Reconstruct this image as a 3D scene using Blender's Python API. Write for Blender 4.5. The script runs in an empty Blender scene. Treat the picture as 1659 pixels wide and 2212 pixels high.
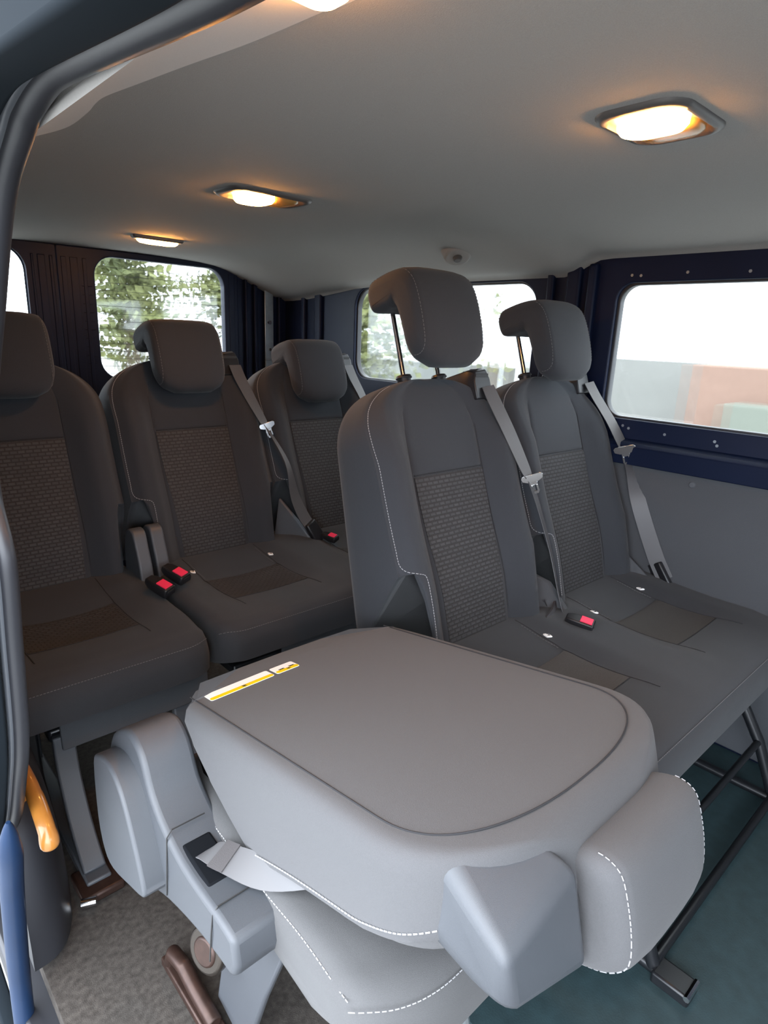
import bpy, bmesh, math, random
from mathutils import Vector, Matrix
random.seed(7)
sc = bpy.context.scene
COL = sc.collection
PI = math.pi

# ------------------------------------------------------------------ helpers
def sm(x, a, b):
    t = max(0., min(1., (x - a) / (b - a))); return t*t*(3-2*t)

class MB:
    def __init__(s): s.v = []; s.f = []
    def add(s, vs, fs):
        n = len(s.v); s.v += [tuple(p) for p in vs]; s.f += [tuple(i+n for i in f) for f in fs]; return s
    def loft(s, rings, closed=True, cap=True, rev=False):
        m = len(rings[0]); vs = [p for r in rings for p in r]; fs = []
        for i in range(len(rings)-1):
            for j in range(m if closed else m-1):
                a = i*m+j; b = i*m+(j+1) % m; c = b+m; d = a+m
                fs.append((a, b, c, d))
        if cap and closed:
            fs.append(tuple(range(m-1, -1, -1))); fs.append(tuple(range((len(rings)-1)*m, len(rings)*m)))
        return s.add(vs, fs)
    def box(s, c, d, rot=None):
        vs = []
        for x in (-.5, .5):
            for y in (-.5, .5):
                for z in (-.5, .5):
                    p = Vector((x*d[0], y*d[1], z*d[2]))
                    if rot is not None: p = rot @ p
                    vs.append(p + Vector(c))
        return s.add(vs, [(0,1,3,2),(4,6,7,5),(0,4,5,1),(2,3,7,6),(0,2,6,4),(1,5,7,3)])
    def tube(s, pts, r, n=8, cap=True):
        pts = [Vector(p) for p in pts]; rings = []; up = None
        for i, p in enumerate(pts):
            t = (pts[min(i+1, len(pts)-1)] - pts[max(i-1, 0)]).normalized()
            if up is None:
                up = Vector((0,0,1)) if abs(t.z) < .9 else Vector((1,0,0))
            a = t.cross(up).normalized(); up = a.cross(t).normalized()
            rr = r[i] if isinstance(r, (list, tuple)) else r
            rings.append([p + (a*math.cos(q) + up*math.sin(q))*rr for q in [2*PI*k/n for k in range(n)]])
        return s.loft(rings, True, cap)
    def strip(s, pts, wd, width, th=.0016):
        """flat band along pts, wd = direction of its width (one vector or one per point)"""
        pts = [Vector(p) for p in pts]; rings = []
        for i, p in enumerate(pts):
            t = (pts[min(i+1, len(pts)-1)] - pts[max(i-1, 0)]).normalized()
            w = Vector(wd[i] if isinstance(wd, list) else wd); w = (w - t*w.dot(t)).normalized()
            n = t.cross(w).normalized(); ww = width[i] if isinstance(width, list) else width
            rings.append([p+w*ww/2+n*th/2, p-w*ww/2+n*th/2, p-w*ww/2-n*th/2, p+w*ww/2-n*th/2])
        return s.loft(rings)
    def build(s, name, mat, parent=None, bevel=0, seg=2, smooth=True, sub=0, label=None, angle=40):
        me = bpy.data.meshes.new(name); me.from_pydata(s.v, [], s.f)
        bm = bmesh.new(); bm.from_mesh(me)
        bmesh.ops.remove_doubles(bm, verts=bm.verts, dist=1e-5)
        bmesh.ops.dissolve_degenerate(bm, edges=bm.edges, dist=1e-6)
        bmesh.ops.recalc_face_normals(bm, faces=bm.faces)
        bm.to_mesh(me); bm.free()
        me.materials.append(mat)
        o = bpy.data.objects.new(name, me); COL.objects.link(o)
        if parent is not None: o.parent = parent
        if smooth:
            for p in me.polygons: p.use_smooth = True
        if bevel:
            m = o.modifiers.new('bevel', 'BEVEL'); m.width = bevel; m.segments = seg; m.limit_method = 'ANGLE'; m.angle_limit = math.radians(28)
            m.harden_normals = False
        if sub:
            m = o.modifiers.new('sub', 'SUBSURF'); m.levels = m.render_levels = sub
        if smooth and not sub:
            try: me.set_sharp_from_angle(angle=math.radians(angle))
            except Exception: pass
        if label: o['label'] = label
        return o

def cr(pts, n=6, closed=False):
    """Catmull-Rom through pts"""
    P = [Vector(p) for p in pts]; out = []; m = len(P)
    for i in range(m if closed else m-1):
        if closed: a, b, c, d = P[(i-1) % m], P[i], P[(i+1) % m], P[(i+2) % m]
        else: a, b, c, d = P[max(i-1, 0)], P[i], P[i+1], P[min(i+2, m-1)]
        for k in range(n):
            t = k/n
            out.append(.5*((2*b) + (c-a)*t + (2*a-5*b+4*c-d)*t*t + (3*b-a-3*c+d)*t**3))
    if not closed: out.append(P[-1])
    return out

def rrect(x0, y0, x1, y1, r, n=8):
    out = []
    for cx, cy, a in ((x1-r, y1-r, 0), (x0+r, y1-r, 90), (x0+r, y0+r, 180), (x1-r, y0+r, 270)):
        for k in range(n+1):
            q = math.radians(a + 90*k/n); out.append((cx+r*math.cos(q), cy+r*math.sin(q)))
    return out

def plate(name, outer, holes, frame, th, mat, parent=None, bev=0.0):
    """flat sheet with holes; frame maps (a,b,c) -> world, c along thickness"""
    cu = bpy.data.curves.new(name, 'CURVE'); cu.dimensions = '2D'; cu.fill_mode = 'BOTH'; cu.extrude = th/2
    cu.bevel_depth = bev; cu.bevel_resolution = 2
    for lp in [outer]+holes:
        sp = cu.splines.new('POLY'); sp.points.add(len(lp)-1)
        for i, p in enumerate(lp): sp.points[i].co = (p[0], p[1], 0, 1)
        sp.use_cyclic_u = True
    tmp = bpy.data.objects.new('tmp', cu); COL.objects.link(tmp)
    dg = bpy.context.evaluated_depsgraph_get()
    me = bpy.data.meshes.new_from_object(tmp.evaluated_get(dg))
    bpy.data.objects.remove(tmp); bpy.data.curves.remove(cu)
    for v in me.vertices: v.co = frame(*v.co)
    me.materials.clear(); me.materials.append(mat); me.name = name
    bm = bmesh.new(); bm.from_mesh(me); bmesh.ops.remove_doubles(bm, verts=bm.verts, dist=1e-5)
    bmesh.ops.recalc_face_normals(bm, faces=bm.faces); bm.to_mesh(me); bm.free()
    o = bpy.data.objects.new(name, me); COL.objects.link(o)
    if parent is not None: o.parent = parent
    return o

def empty(name, loc, label, cat, group=None):
    o = bpy.data.objects.new(name, None); COL.objects.link(o); o.location = loc; o.empty_display_size = .05
    o['label'] = label; o['category'] = cat
    if group: o['group'] = group
    return o
def struct(o): o['kind'] = 'structure'; return o
def tag(o, label, cat, group=None):
    o['label'] = label; o['category'] = cat
    if group: o['group'] = group
    return o

# ------------------------------------------------------------------ materials
def S(h):
    h = h.lstrip('#'); c = [int(h[i:i+2], 16)/255 for i in (0, 2, 4)]
    return tuple(((x+.055)/1.055)**2.4 if x > .04 else x/12.92 for x in c) + (1,)
def newmat(name):
    m = bpy.data.materials.new(name); m.use_nodes = True; nt = m.node_tree
    return m, nt, nt.nodes['Principled BSDF']
def mat(name, col, rough=.6, metal=0, spec=.5, noise=0, nscale=200, bump=0, bscale=600, sheen=0, coat=0):
    m, nt, b = newmat(name)
    b.inputs['Base Color'].default_value = col; b.inputs['Roughness'].default_value = rough
    b.inputs['Metallic'].default_value = metal; b.inputs['Specular IOR Level'].default_value = spec
    if sheen:
        b.inputs['Sheen Weight'].default_value = sheen; b.inputs['Sheen Roughness'].default_value = .5
    if coat: b.inputs['Coat Weight'].default_value = coat; b.inputs['Coat Roughness'].default_value = .08
    tc = nt.nodes.new('ShaderNodeTexCoord')
    if noise:
        n = nt.nodes.new('ShaderNodeTexNoise'); n.inputs['Scale'].default_value = nscale; n.inputs['Detail'].default_value = 3
        nt.links.new(tc.outputs['Object'], n.inputs['Vector'])
        mx = nt.nodes.new('ShaderNodeMix'); mx.data_type = 'RGBA'
        mx.inputs['A'].default_value = tuple(c*(1-noise) for c in col[:3])+(1,)
        mx.inputs['B'].default_value = tuple(min(1, c*(1+noise)) for c in col[:3])+(1,)
        nt.links.new(n.outputs['Fac'], mx.inputs['Factor']); nt.links.new(mx.outputs['Result'], b.inputs['Base Color'])
    if bump:
        n = nt.nodes.new('ShaderNodeTexNoise'); n.inputs['Scale'].default_value = bscale; n.inputs['Detail'].default_value = 2
        nt.links.new(tc.outputs['Object'], n.inputs['Vector'])
        bp = nt.nodes.new('ShaderNodeBump'); bp.inputs['Strength'].default_value = bump; bp.inputs['Distance'].default_value = .001
        nt.links.new(n.outputs['Fac'], bp.inputs['Height']); nt.links.new(bp.outputs['Normal'], b.inputs['Normal'])
    return m

M = {}
M['fabric'] = mat('charcoal_fabric', (.033, .036, .042, 1), .85, spec=.25, noise=.22, nscale=900, bump=.5, bscale=1500, sheen=.12)
M['cushion'] = mat('cushion_fabric', (.036, .038, .043, 1), .8, spec=.28, noise=.2, nscale=900, bump=.45, bscale=1400, sheen=.1)
M['backfabric'] = mat('seat_back_fabric', (.082, .082, .086, 1), .75, spec=.3, noise=.16, nscale=900, bump=.4, bscale=1500, sheen=.1)
M['plainmid'] = mat('smooth_grey_fabric', (.085, .085, .087, 1), .8, spec=.3, noise=.18, nscale=900, bump=.4, bscale=1500, sheen=.1)
M['plainlight'] = mat('flat_knit_fabric', (.068, .065, .063, 1), .8, spec=.25, noise=.3, nscale=500, bump=.6, bscale=900)
M['plastic'] = mat('grained_plastic', (.072, .078, .088, 1), .36, spec=.5, bump=.3, bscale=2500)
M['dkplastic'] = mat('black_plastic', (.012, .012, .014, 1), .4)
M['rubber'] = mat('seal_rubber', (.024, .025, .03, 1), .42, spec=.5)
M['rubber2'] = mat('seal_lip_rubber', (.10, .11, .125, 1), .35, spec=.6)
M['navy'] = mat('navy_body_paint', (.003, .0072, .026, 1), .5, spec=.22, coat=.0, noise=.2, nscale=6)
M['blue'] = mat('blue_body_paint', (.006, .022, .062, 1), .5, spec=.3, coat=.1, noise=.25, nscale=10)
M['liner'] = mat('headliner_cloth', (.36, .348, .33, 1), .95, spec=.1, noise=.14, nscale=700, bump=.5, bscale=900)
M['linertrim'] = mat('headliner_edge', (.60, .58, .56, 1), .8, spec=.2, noise=.08, nscale=700)
M['trim'] = mat('grey_trim_card', (.066, .070, .077, 1), .8, spec=.25, noise=.14, nscale=900, bump=.4, bscale=1200)
M['carpet'] = mat('floor_carpet', (.058, .052, .047, 1), .97, spec=.1, noise=.75, nscale=90, bump=.6, bscale=500)
M['chrome'] = mat('polished_steel', (.75, .76, .78, 1), .14, metal=1)
M['steel'] = mat('zinc_steel', (.36, .40, .42, 1), .4, metal=.8, noise=.3, nscale=30)
M['blackmetal'] = mat('black_painted_metal', (.009, .010, .012, 1), .32, spec=.5)
M['web'] = mat('belt_webbing', (.085, .08, .082, 1), .5, spec=.5, bump=.4, bscale=900)
M['webdk'] = mat('belt_webbing_dark', (.06, .058, .062, 1), .45, spec=.5)
M['webpale'] = mat('belt_webbing_pale', (.135, .135, .14, 1), .5, spec=.4)
M['stitch'] = mat('pale_stitching', (.34, .34, .35, 1), .7)
M['stitchdk'] = mat('grey_stitching', (.13, .13, .135, 1), .7)
M['seam'] = mat('seam_shadow_thread', (.022, .022, .025, 1), .9)
M['red'] = mat('red_button', (.92, .035, .11, 1), .45)
M['white'] = mat('white_label', (.95, .95, .93, 1), .5)
M['yellow'] = mat('yellow_label_band', (.85, .62, .0, 1), .5)
M['ink'] = mat('black_ink', (.02, .02, .02, 1), .6)
M['lampframe'] = mat('lamp_bezel_plastic', (.085, .08, .078, 1), .45)
M['wood'] = mat('varnished_orange_wood', (.42, .17, .03, 1), .3, noise=.45, nscale=25, coat=.6)
M['rust'] = mat('brown_rusty_metal', (.05, .028, .022, 1), .4, metal=.5, noise=.5, nscale=60)
M['rusty'] = mat('dull_bronze_clip', (.07, .06, .052, 1), .3, metal=.8)

def woven(name, axes):
    m, nt, b = newmat(name); b.inputs['Roughness'].default_value = .75; b.inputs['Specular IOR Level'].default_value = .3
    tc = nt.nodes.new('ShaderNodeTexCoord'); sp = nt.nodes.new('ShaderNodeSeparateXYZ'); cb = nt.nodes.new('ShaderNodeCombineXYZ')
    nt.links.new(tc.outputs['Object'], sp.inputs[0])
    nt.links.new(sp.outputs[axes[0]], cb.inputs[0]); nt.links.new(sp.outputs[axes[1]], cb.inputs[1])
    br = nt.nodes.new('ShaderNodeTexBrick'); br.offset = .5; br.inputs['Scale'].default_value = 1
    br.inputs['Brick Width'].default_value = .019; br.inputs['Row Height'].default_value = .0098
    br.inputs['Mortar Size'].default_value = .0022; br.inputs['Mortar Smooth'].default_value = .6
    br.inputs['Color1'].default_value = (.058, .057, .060, 1); br.inputs['Color2'].default_value = (.047, .047, .050, 1)
    br.inputs['Mortar'].default_value = (.031, .030, .030, 1)
    nt.links.new(cb.outputs[0], br.inputs['Vector']); nt.links.new(br.outputs['Color'], b.inputs['Base Color'])
    bp = nt.nodes.new('ShaderNodeBump'); bp.invert = True; bp.inputs['Strength'].default_value = .6; bp.inputs['Distance'].default_value = .002
    nt.links.new(br.outputs['Fac'], bp.inputs['Height']); nt.links.new(bp.outputs['Normal'], b.inputs['Normal'])
    return m
M['woven_v'] = woven('woven_panel_upright', (0, 2)); M['woven_h'] = woven('woven_panel_flat', (0, 1))

def emit(name, col, st, st2=None):
    m, nt, b = newmat(name); nt.nodes.remove(b)
    e = nt.nodes.new('ShaderNodeEmission'); e.inputs[0].default_value = col; e.inputs[1].default_value = st
    nt.links.new(e.outputs[0], nt.nodes['Material Output'].inputs[0]); return m
M['bulb'] = emit('lit_lamp_lens', (1, .42, .10, 1), 52)
m, nt, b = newmat('amber_lens'); b.inputs['Base Color'].default_value = (.7, .42, .14, 1); b.inputs['Roughness'].default_value = .25
b.inputs['Transmission Weight'].default_value = .5
M['amber'] = m

def glass(name, rough, tint):
    m, nt, b = newmat(name); nt.nodes.remove(b); out = nt.nodes['Material Output']
    r = nt.nodes.new('ShaderNodeBsdfRefraction'); r.inputs['IOR'].default_value = 1.04; r.inputs['Roughness'].default_value = rough; r.inputs[0].default_value = tint
    t = nt.nodes.new('ShaderNodeBsdfTransparent'); t.inputs[0].default_value = tint
    g = nt.nodes.new('ShaderNodeBsdfGlossy'); g.inputs['Roughness'].default_value = .05
    mx = nt.nodes.new('ShaderNodeMixShader'); mx.inputs[0].default_value = .45
    nt.links.new(r.outputs[0], mx.inputs[1]); nt.links.new(t.outputs[0], mx.inputs[2])
    m2 = nt.nodes.new('ShaderNodeMixShader'); m2.inputs[0].default_value = .05
    nt.links.new(mx.outputs[0], m2.inputs[1]); nt.links.new(g.outputs[0], m2.inputs[2])
    # rain streaks on the pane
    tc = nt.nodes.new('ShaderNodeTexCoord'); mp = nt.nodes.new('ShaderNodeMapping'); mp.inputs['Scale'].default_value = (60, 60, 14)
    n = nt.nodes.new('ShaderNodeTexNoise'); n.inputs['Scale'].default_value = 1; n.inputs['Detail'].default_value = 4
    nt.links.new(tc.outputs['Object'], mp.inputs[0]); nt.links.new(mp.outputs[0], n.inputs['Vector'])
    bp = nt.nodes.new('ShaderNodeBump'); bp.inputs['Strength'].default_value = .16; bp.inputs['Distance'].default_value = .003
    nt.links.new(n.outputs['Fac'], bp.inputs['Height']); nt.links.new(bp.outputs['Normal'], r.inputs['Normal'])
    nt.links.new(m2.outputs[0], out.inputs[0]); return m
M['glass'] = glass('rainy_window_glass', .09, (.95, .97, .96, 1))

# ------------------------------------------------------------------ seat pieces
TILT = math.radians(18.6)
def frame_up(O, t=TILT):
    O = Vector(O); eu = Vector((1,0,0)); ev = Vector((0, math.sin(t), math.cos(t))); ew = Vector((0, -math.cos(t), math.sin(t)))
    return lambda u, v, w: O + eu*u + ev*v + ew*w
W0, VT, VC = .243, .632, .47
def TT(v): return .106+.075*max(0, 1-max(v, 0)/.60)
T = TT(0)
def wf(u, v):
    au = abs(u)
    w = .044*sm(au, .122, .185)*(1-.75*sm(v, .42, .58)) - .034*sm(au, .205, W0)*(1-.3*sm(v, .45, .6))
    w += .012*math.exp(-((v-.13)/.12)**2) - .02*sm(v, .50, .64)
    w -= .004*math.exp(-((au-.124)/.004)**2)*(v < .56)
    w -= .004*math.exp(-((v-.40)/.004)**2)*(au < .124)
    return w
UC = [0, .03, .06, .085, .105, .115, .12, .124, .128, .133, .145, .158, .172, .185, .198, .208, .218, .228, .236, .2405, .243]
UC = [-x for x in reversed(UC[1:])] + UC
def Wv(v):
    if v <= VC: return 1. - .03*sm(.1-v, 0, .16)
    t = min(1, (v-VC)/(VT-VC)); return max(0.0, 1-t**2.4)**(1/2.4)
def th(v):
    if v <= .55: return 1.
    t = min(1, (v-.55)/(VT-.55)); return max(0.0, 1-t**6)**(1/2.6)
def back_ring(v, fr, W=W0, notch=True, lower=0., half=None, skirt=.19):
    k = Wv(v); h = th(v); pts = []
    cols = UC if half is None else [u for u in UC if abs(u) <= half]
    edge = W0 if half is None else half
    def add(u, w):
        w = -.03 + (w+.03)*h
        vv = v
        if notch and abs(u) > .2 and half is None:
            f = max(0, min(1, (w+.15)/.17))
            vmin = .02 + (skirt-.02)*f
            q = sm(abs(u), .2, .212)
            vv = max(v, vmin*q + v*(1-q))
        pts.append(fr(u*k, vv, w))
    for u in cols: add(u, wf(u, v) - lower)
    we = wf(cols[-1], v) - lower
    t_ = TT(v)-lower*3
    sd = ((.004, .12), (.006, .3), (.007, .5), (.007, .72), (.005, .87), (-.001, .955), (-.009, .99))
    for a, dw in sd: add(edge+a, we + (-t_-we)*dw)
    add(edge-.018, -t_)
    for u in (.18, .1, .0, -.1, -.18): add(u if half is None else u*half/W0, -t_-.003*(1-(u/.2)**2))
    add(-edge+.018, -t_)
    for a, dw in reversed(sd): add(-edge-a, we + (-t_-we)*dw)
    return pts
VR = [-.06, -.045, -.02, 0, .01, .02, .03, .05, .07, .09, .11, .13, .15, .17, .18, .19, .2, .22, .25, .29, .33, .37, .392, .396, .4, .404, .41, .44, .47] + \
     [VC+(VT-VC)*math.sin(PI/2*i/18) for i in range(1, 19)]
def backrest(root, O, t=TILT, frame=None, stitch_sides=(-1, 1), notch=True, woven_name='woven_v', back_is_up=False):
    fr = frame or frame_up(O, t); b = MB()
    rings = [back_ring(v, fr, notch=notch) for v in VR]
    # soft bottom
    b.loft(rings)
    b.loft([back_ring(v, fr, notch=False, lower=.003, half=.2) for v in [x for x in VR if x < .3]])
    m = M['backfabric'] if back_is_up else M['fabric']
    o = b.build('backrest', m, root, angle=60)
    if not back_is_up:
        # woven centre panel
        p = MB(); us = [-.1225+.245*i/16 for i in range(17)]; vs = [-.05+.446*i/24 for i in range(25)]
        def uu(u, v): return u*(1-.13*(1-sm(v, -.05, .4)))
        top = [[fr(uu(u, v), v, wf(0, v)+.0012) for u in us] for v in vs]; bot = [[fr(uu(u, v), v, wf(0, v)-.002) for u in us] for v in vs]
        p.loft(top, closed=False); p.loft(bot, closed=False)
        for g in (0, -1):
            p.loft([[r[g] for r in top], [r[g] for r in bot]], closed=False)
        p.loft([top[-1], bot[-1]], closed=False)
        p.build('woven_panel', M[woven_name], o)
        s = MB()
        for sd in (-1, 1):
            s.tube([fr(sd*.126, v, wf(.126, v)+.001) for v in [.01+.55*i/20 for i in range(21)]], .0012, 5)
        s.tube([fr(u, .401, wf(0, .401)+.0015) for u in (-.12, -.06, 0, .06, .12)], .0012, 5)
        s.build('panel_seam', M['seam'], o)
    # stitched edge: runs round the shoulder, down the side, round the notch
    for sd in stitch_sides:
        d = MB()
        path = [Vector((sd*.236*Wv(v), v, 0)) for v in [.617, .61, .60, .585, .57, .55, .52, .48, .42, .36, .30, .25, .215]] + [Vector((sd*.228, .198, 0)), Vector((sd*.214, .19, 0)), Vector((sd*.196, .182, 0))] + \
               [Vector((sd*.192, v, 0)) for v in (.165, .13, .09, .05, .01)]
        path = cr(path, 10); acc = 0; last = path[0]; on = []
        L = [0]
        for i in range(1, len(path)): L.append(L[-1]+(path[i]-path[i-1]).length)
        def samp(x):
            for i in range(1, len(L)):
                if L[i] >= x:
                    q = (x-L[i-1])/max(1e-9, L[i]-L[i-1]); p = path[i-1].lerp(path[i], q)
                    return fr(p.x, p.y, -.03+(wf(abs(p.x)/Wv(p.y), p.y)+.03)*th(p.y)+.0012)
            p = path[-1]; return fr(p.x, p.y, wf(abs(p.x), p.y)+.0012)
        x = 0
        while x < L[-1]-.006:
            d.tube([samp(x), samp(x+.0042)], .0008, 4); x += .0062
        d.build('edge_stitching', M['stitch'], o)
    return o, fr

HP = [(.045, .0), (.062, .02), (.068, .07), (.068, .14), (.060, .195), (.038, .226), (.0, .236), (-.045, .238), (-.076, .234), (-.091, .214), (-.092, .184), (-.084, .162), (-.058, .155), (-.028, .155), (-.008, .146), (-.001, .11), (.002, .06), (.006, .02), (.022, .0)]
HP = [(p[0], p[1]) for p in cr([(a, b, 0) for a, b in HP], 3, True)]
def headrest(root, fr, hb, woff=0.024, hw=.115, stitch='stitchdk', posts=True, mt='fabric'):
    b = MB(); rings = []; n = len(HP); r = .024; R = .07
    nr = []
    for i in range(n):
        a = Vector(HP[i-1]); c = Vector(HP[(i+1) % n]); t = (c-a).normalized(); nr.append(Vector((t.y, -t.x)))
    # orientation check: normals should point outwards
    area = sum(HP[i][0]*HP[(i+1) % n][1]-HP[(i+1) % n][0]*HP[i][1] for i in range(n))
    sgn = 1 if area > 0 else -1
    us = [-hw + r*(1-math.cos(PI/2*i/7)) for i in range(8)]; us = us + [-.06, -.03, 0, .03, .06] + [-u for u in reversed(us)]
    def ring(u):
        q = max(0, abs(u)-(hw-r))/r; off = r*.92*(1-math.sqrt(max(0, 1-q*q)))
        q2 = max(0, abs(u)-(hw-R))/R; lift = R*(1-math.sqrt(max(0, 1-q2*q2*.97)))
        out = []
        for (w, v), nn in zip(HP, nr):
            o2 = min(off, .019); w2, v2 = w-sgn*nn.x*o2, v-sgn*nn.y*o2
            f = v/.238
            v2 += lift*max(0, 1-f*1.15)*(1 if w > -.02 else 0) - lift*.22*max(0, (f-.5)/.5)
            bulge = .006*(1-(u/hw)**2) if w > .03 else 0
            out.append(fr(u, hb+v2, woff+w2+bulge))
        return out
    b.loft([ring(u) for u in us])
    o = b.build('headrest', M[mt], root, angle=80)
    for sd in (-1, 1):
        s = MB(); rg = ring(sd*(hw-r*.55)); cen = sum(rg, Vector())/len(rg)
        pl = [rg[i]+(fr(0, nr[i].y*sgn, nr[i].x*sgn)-fr(0, 0, 0))*.0009 for i in range(n) if not (HP[i][0] < .02 and HP[i][1] < .2)]
        st = max(range(len(pl)), key=lambda i: (pl[i]-pl[i-1]).length); pl = pl[st:]+pl[:st]
        P_ = []
        for a, c in zip(pl, pl[1:]):
            k = max(1, int((c-a).length/.0065))
            for q in range(k): s.tube([a.lerp(c, (q+.12)/k), a.lerp(c, (q+.78)/k)], .00075, 4)
        s.build('headrest_stitching', M[stitch], o)
    if posts:
        for sd in (-1, 1):
            p = MB(); p.tube([fr(sd*.062, VT-.05, woff-.062), fr(sd*.062, hb+.175, woff-.062)], .0062, 12); p.build('headrest_post', M['chrome'], o)
            c = MB(); c.tube([fr(sd*.062, VT-.03, woff-.062), fr(sd*.062, VT+.006, woff-.062)], .017, 14)
            c.tube([fr(sd*.062, VT+.004, woff-.062), fr(sd*.062, VT+.012, woff-.062)], [.021, .018], 14)
            c.build('post_collar', M['dkplastic'], o, bevel=.002)
    return o

def cushion(root, x0, x1, centers, z0=0.0, yf=0.0, yb=.06, name='cushion', lr=(1, 1), mt='cushion', rc=.07, woven_part=True, skirt=0.0, wm='woven_h', cd=.055, zb=.295):
    """padded bench cushion; local coords, seat face plane foot at y=0"""
    b = MB(); ys = [yb, .03, 0, -.03, -.06, -.10, -.14, -.165, -.19, -.24, -.29, -.33, -.36, -.40, -.43, -.455]
    def top(x, y):
        z = .458+z0; near = min(abs(x-c) for c in centers)
        z += .020*sm(near, .11, .19)*sm(y, -.50, -.2)*(1-sm(y, -.1, .05)) - .010*sm(y, -.05, -.25)
        z -= .014*math.exp(-(near/.13)**2)*math.exp(-((y+.22)/.13)**2)
        z += .010*math.exp(-((y+.40)/.07)**2)
        z -= .003*math.exp(-((y+.165)/.006)**2)*(near < .13)
        z += .012*sm(y, -.12, 0)
        return z
    xs = set()
    n = 70
    L = x1-x0
    base = [x0+rc*(1-math.cos(PI/2*i/10)) for i in range(11)] + [x0+rc+(L-2*rc)*i/n for i in range(1, n)] + [x1-rc*(1-math.cos(PI/2*i/10)) for i in range(10, -1, -1)]
    rings = []
    for x in base:
        d = min(x-x0 if lr[0] else 9, x1-x if lr[1] else 9); q = max(0, 1-d/rc); e = 1-math.sqrt(max(0, 1-q*q))
        q2 = max(0, 1-d/.03); e2 = 1-math.sqrt(max(0, 1-q2*q2))
        yfr = yf + cd*e
        pts = []
        for y in ys:
            pts.append(Vector((x, y+yfr*(1 if y < -.3 else max(0, (-y)/.3)), top(x, y)-.028*e2)))
        for dy, dz in ((-.478, .452), (-.497, .438), (-.508, .418), (-.512, .395), (-.510, .36), (-.500, .325-skirt), (-.485, .302-skirt), (-.46, .295-skirt)):
            pts.append(Vector((x, dy+yfr, dz+z0-.022*e2*(1 if dz > .4 else .3))))
        pts.append(Vector((x, -.2, zb+.012*e2))); pts.append(Vector((x, yb, zb+.01*e2)))
        rings.append(pts)
    b.loft(rings)
    o = b.build(name, M[mt], root, angle=70)
    def surf(x, y, up=.0015):
        return Vector((x, y, top(x, y)+up))
    if woven_part:
        for c in centers:
            p = MB(); g = []; h = []
            for i in range(15):
                v = -.168-.165*i/14; ww = .122
                g.append([surf(c-ww+2*ww*j/14, v+.0, .0012) for j in range(15)]); h.append([surf(c-ww+2*ww*j/14, v, -.002) for j in range(15)])
            p.loft(g, closed=False); p.loft(h, closed=False)
            p.loft([[r[0] for r in g], [r[0] for r in h]], closed=False); p.loft([[r[-1] for r in g], [r[-1] for r in h]], closed=False)
            p.loft([g[-1], h[-1]], closed=False); p.loft([g[0], h[0]], closed=False)
            p.build('woven_panel', M[wm], o)
            s = MB()
            for sd in (-1, 1):
                s.tube([surf(c+sd*.125, y, .0006) for y in [-.02-.38*k/16 for k in range(17)]], .0011, 5)
            s.tube([surf(c+.124*(k/8-1), -.335, .0006) for k in range(17)], .0011, 5)
            s.build('panel_seam', M['seam'], o)
    # stitched line along the front lip
    s = MB(); n = int(L/.0065)
    for i in range(1, n-1):
        pp = []
        for q in (i/n, (i+.65)/n):
            x = x0+L*q; d = min(x-x0 if lr[0] else 9, x1-x if lr[1] else 9); q1 = max(0, 1-d/rc); e = 1-math.sqrt(max(0, 1-q1*q1))
            q2 = max(0, 1-d/.03); e2 = 1-math.sqrt(max(0, 1-q2*q2))
            pp.append(Vector((x-(.004*math.sqrt(e) if lr[0] and x-x0 < rc else 0), -.4985+yf+cd*e-.0012-.002*math.sqrt(e), .4375+z0-.022*e2+.001+.003*math.sqrt(e))))
        s.tube(pp, .0008, 4)
    s.build('lip_stitching', M['stitchdk'] if woven_part else M['stitch'], o)
    if not woven_part:
        s = MB(); y = -.49
        while y < -.12:
            s.tube([Vector((x0+.007, q+cd*.62*(1 if q < -.3 else -q/.3), top(x0+.007, q)-.0105)) for q in (y, y+.0043)], .0009, 4); y += .0065
        s.build('side_stitching', M['stitch'], o)
    return o, surf

def tags(o, surf, c):
    for sd in (-1, 1):
        m = MB(); p = surf(c+sd*.135, -.112, .003)
        m.add([p+Vector((a, b2, z)) for a, b2, z in ((-.009, -.004, .001), (.004, -.012, .001), (.009, .004, .001), (-.004, .012, .001), (-.009, -.004, -.004), (.004, -.012, -.004), (.009, .004, -.004), (-.004, .012, -.004))],
              [(0,1,2,3), (7,6,5,4), (0,4,5,1), (1,5,6,2), (2,6,7,3), (3,7,4,0)])
        mk = m.build('isofix_marker', M['white'], o, smooth=False, bevel=.002)
        q = MB(); q.tube([p+Vector((-.004, -.002, .0016)), p+Vector((.001, -.005, .0016)), p+Vector((.004, .002, .0016)), p+Vector((.001, .005, .0016))], .0009, 5); q.build('printed_symbol', M['trim'], mk)
    for sd in (-1, 1):
        s = MB()
        for k in range(14):
            y = -.045-.008*k; s.tube([surf(c+sd*.118+sd*.0, y, .001), surf(c+sd*.118, y-.005, .001)], .0008, 4)
        s.build('tag_stitching', M['stitchdk'], o)

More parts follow.
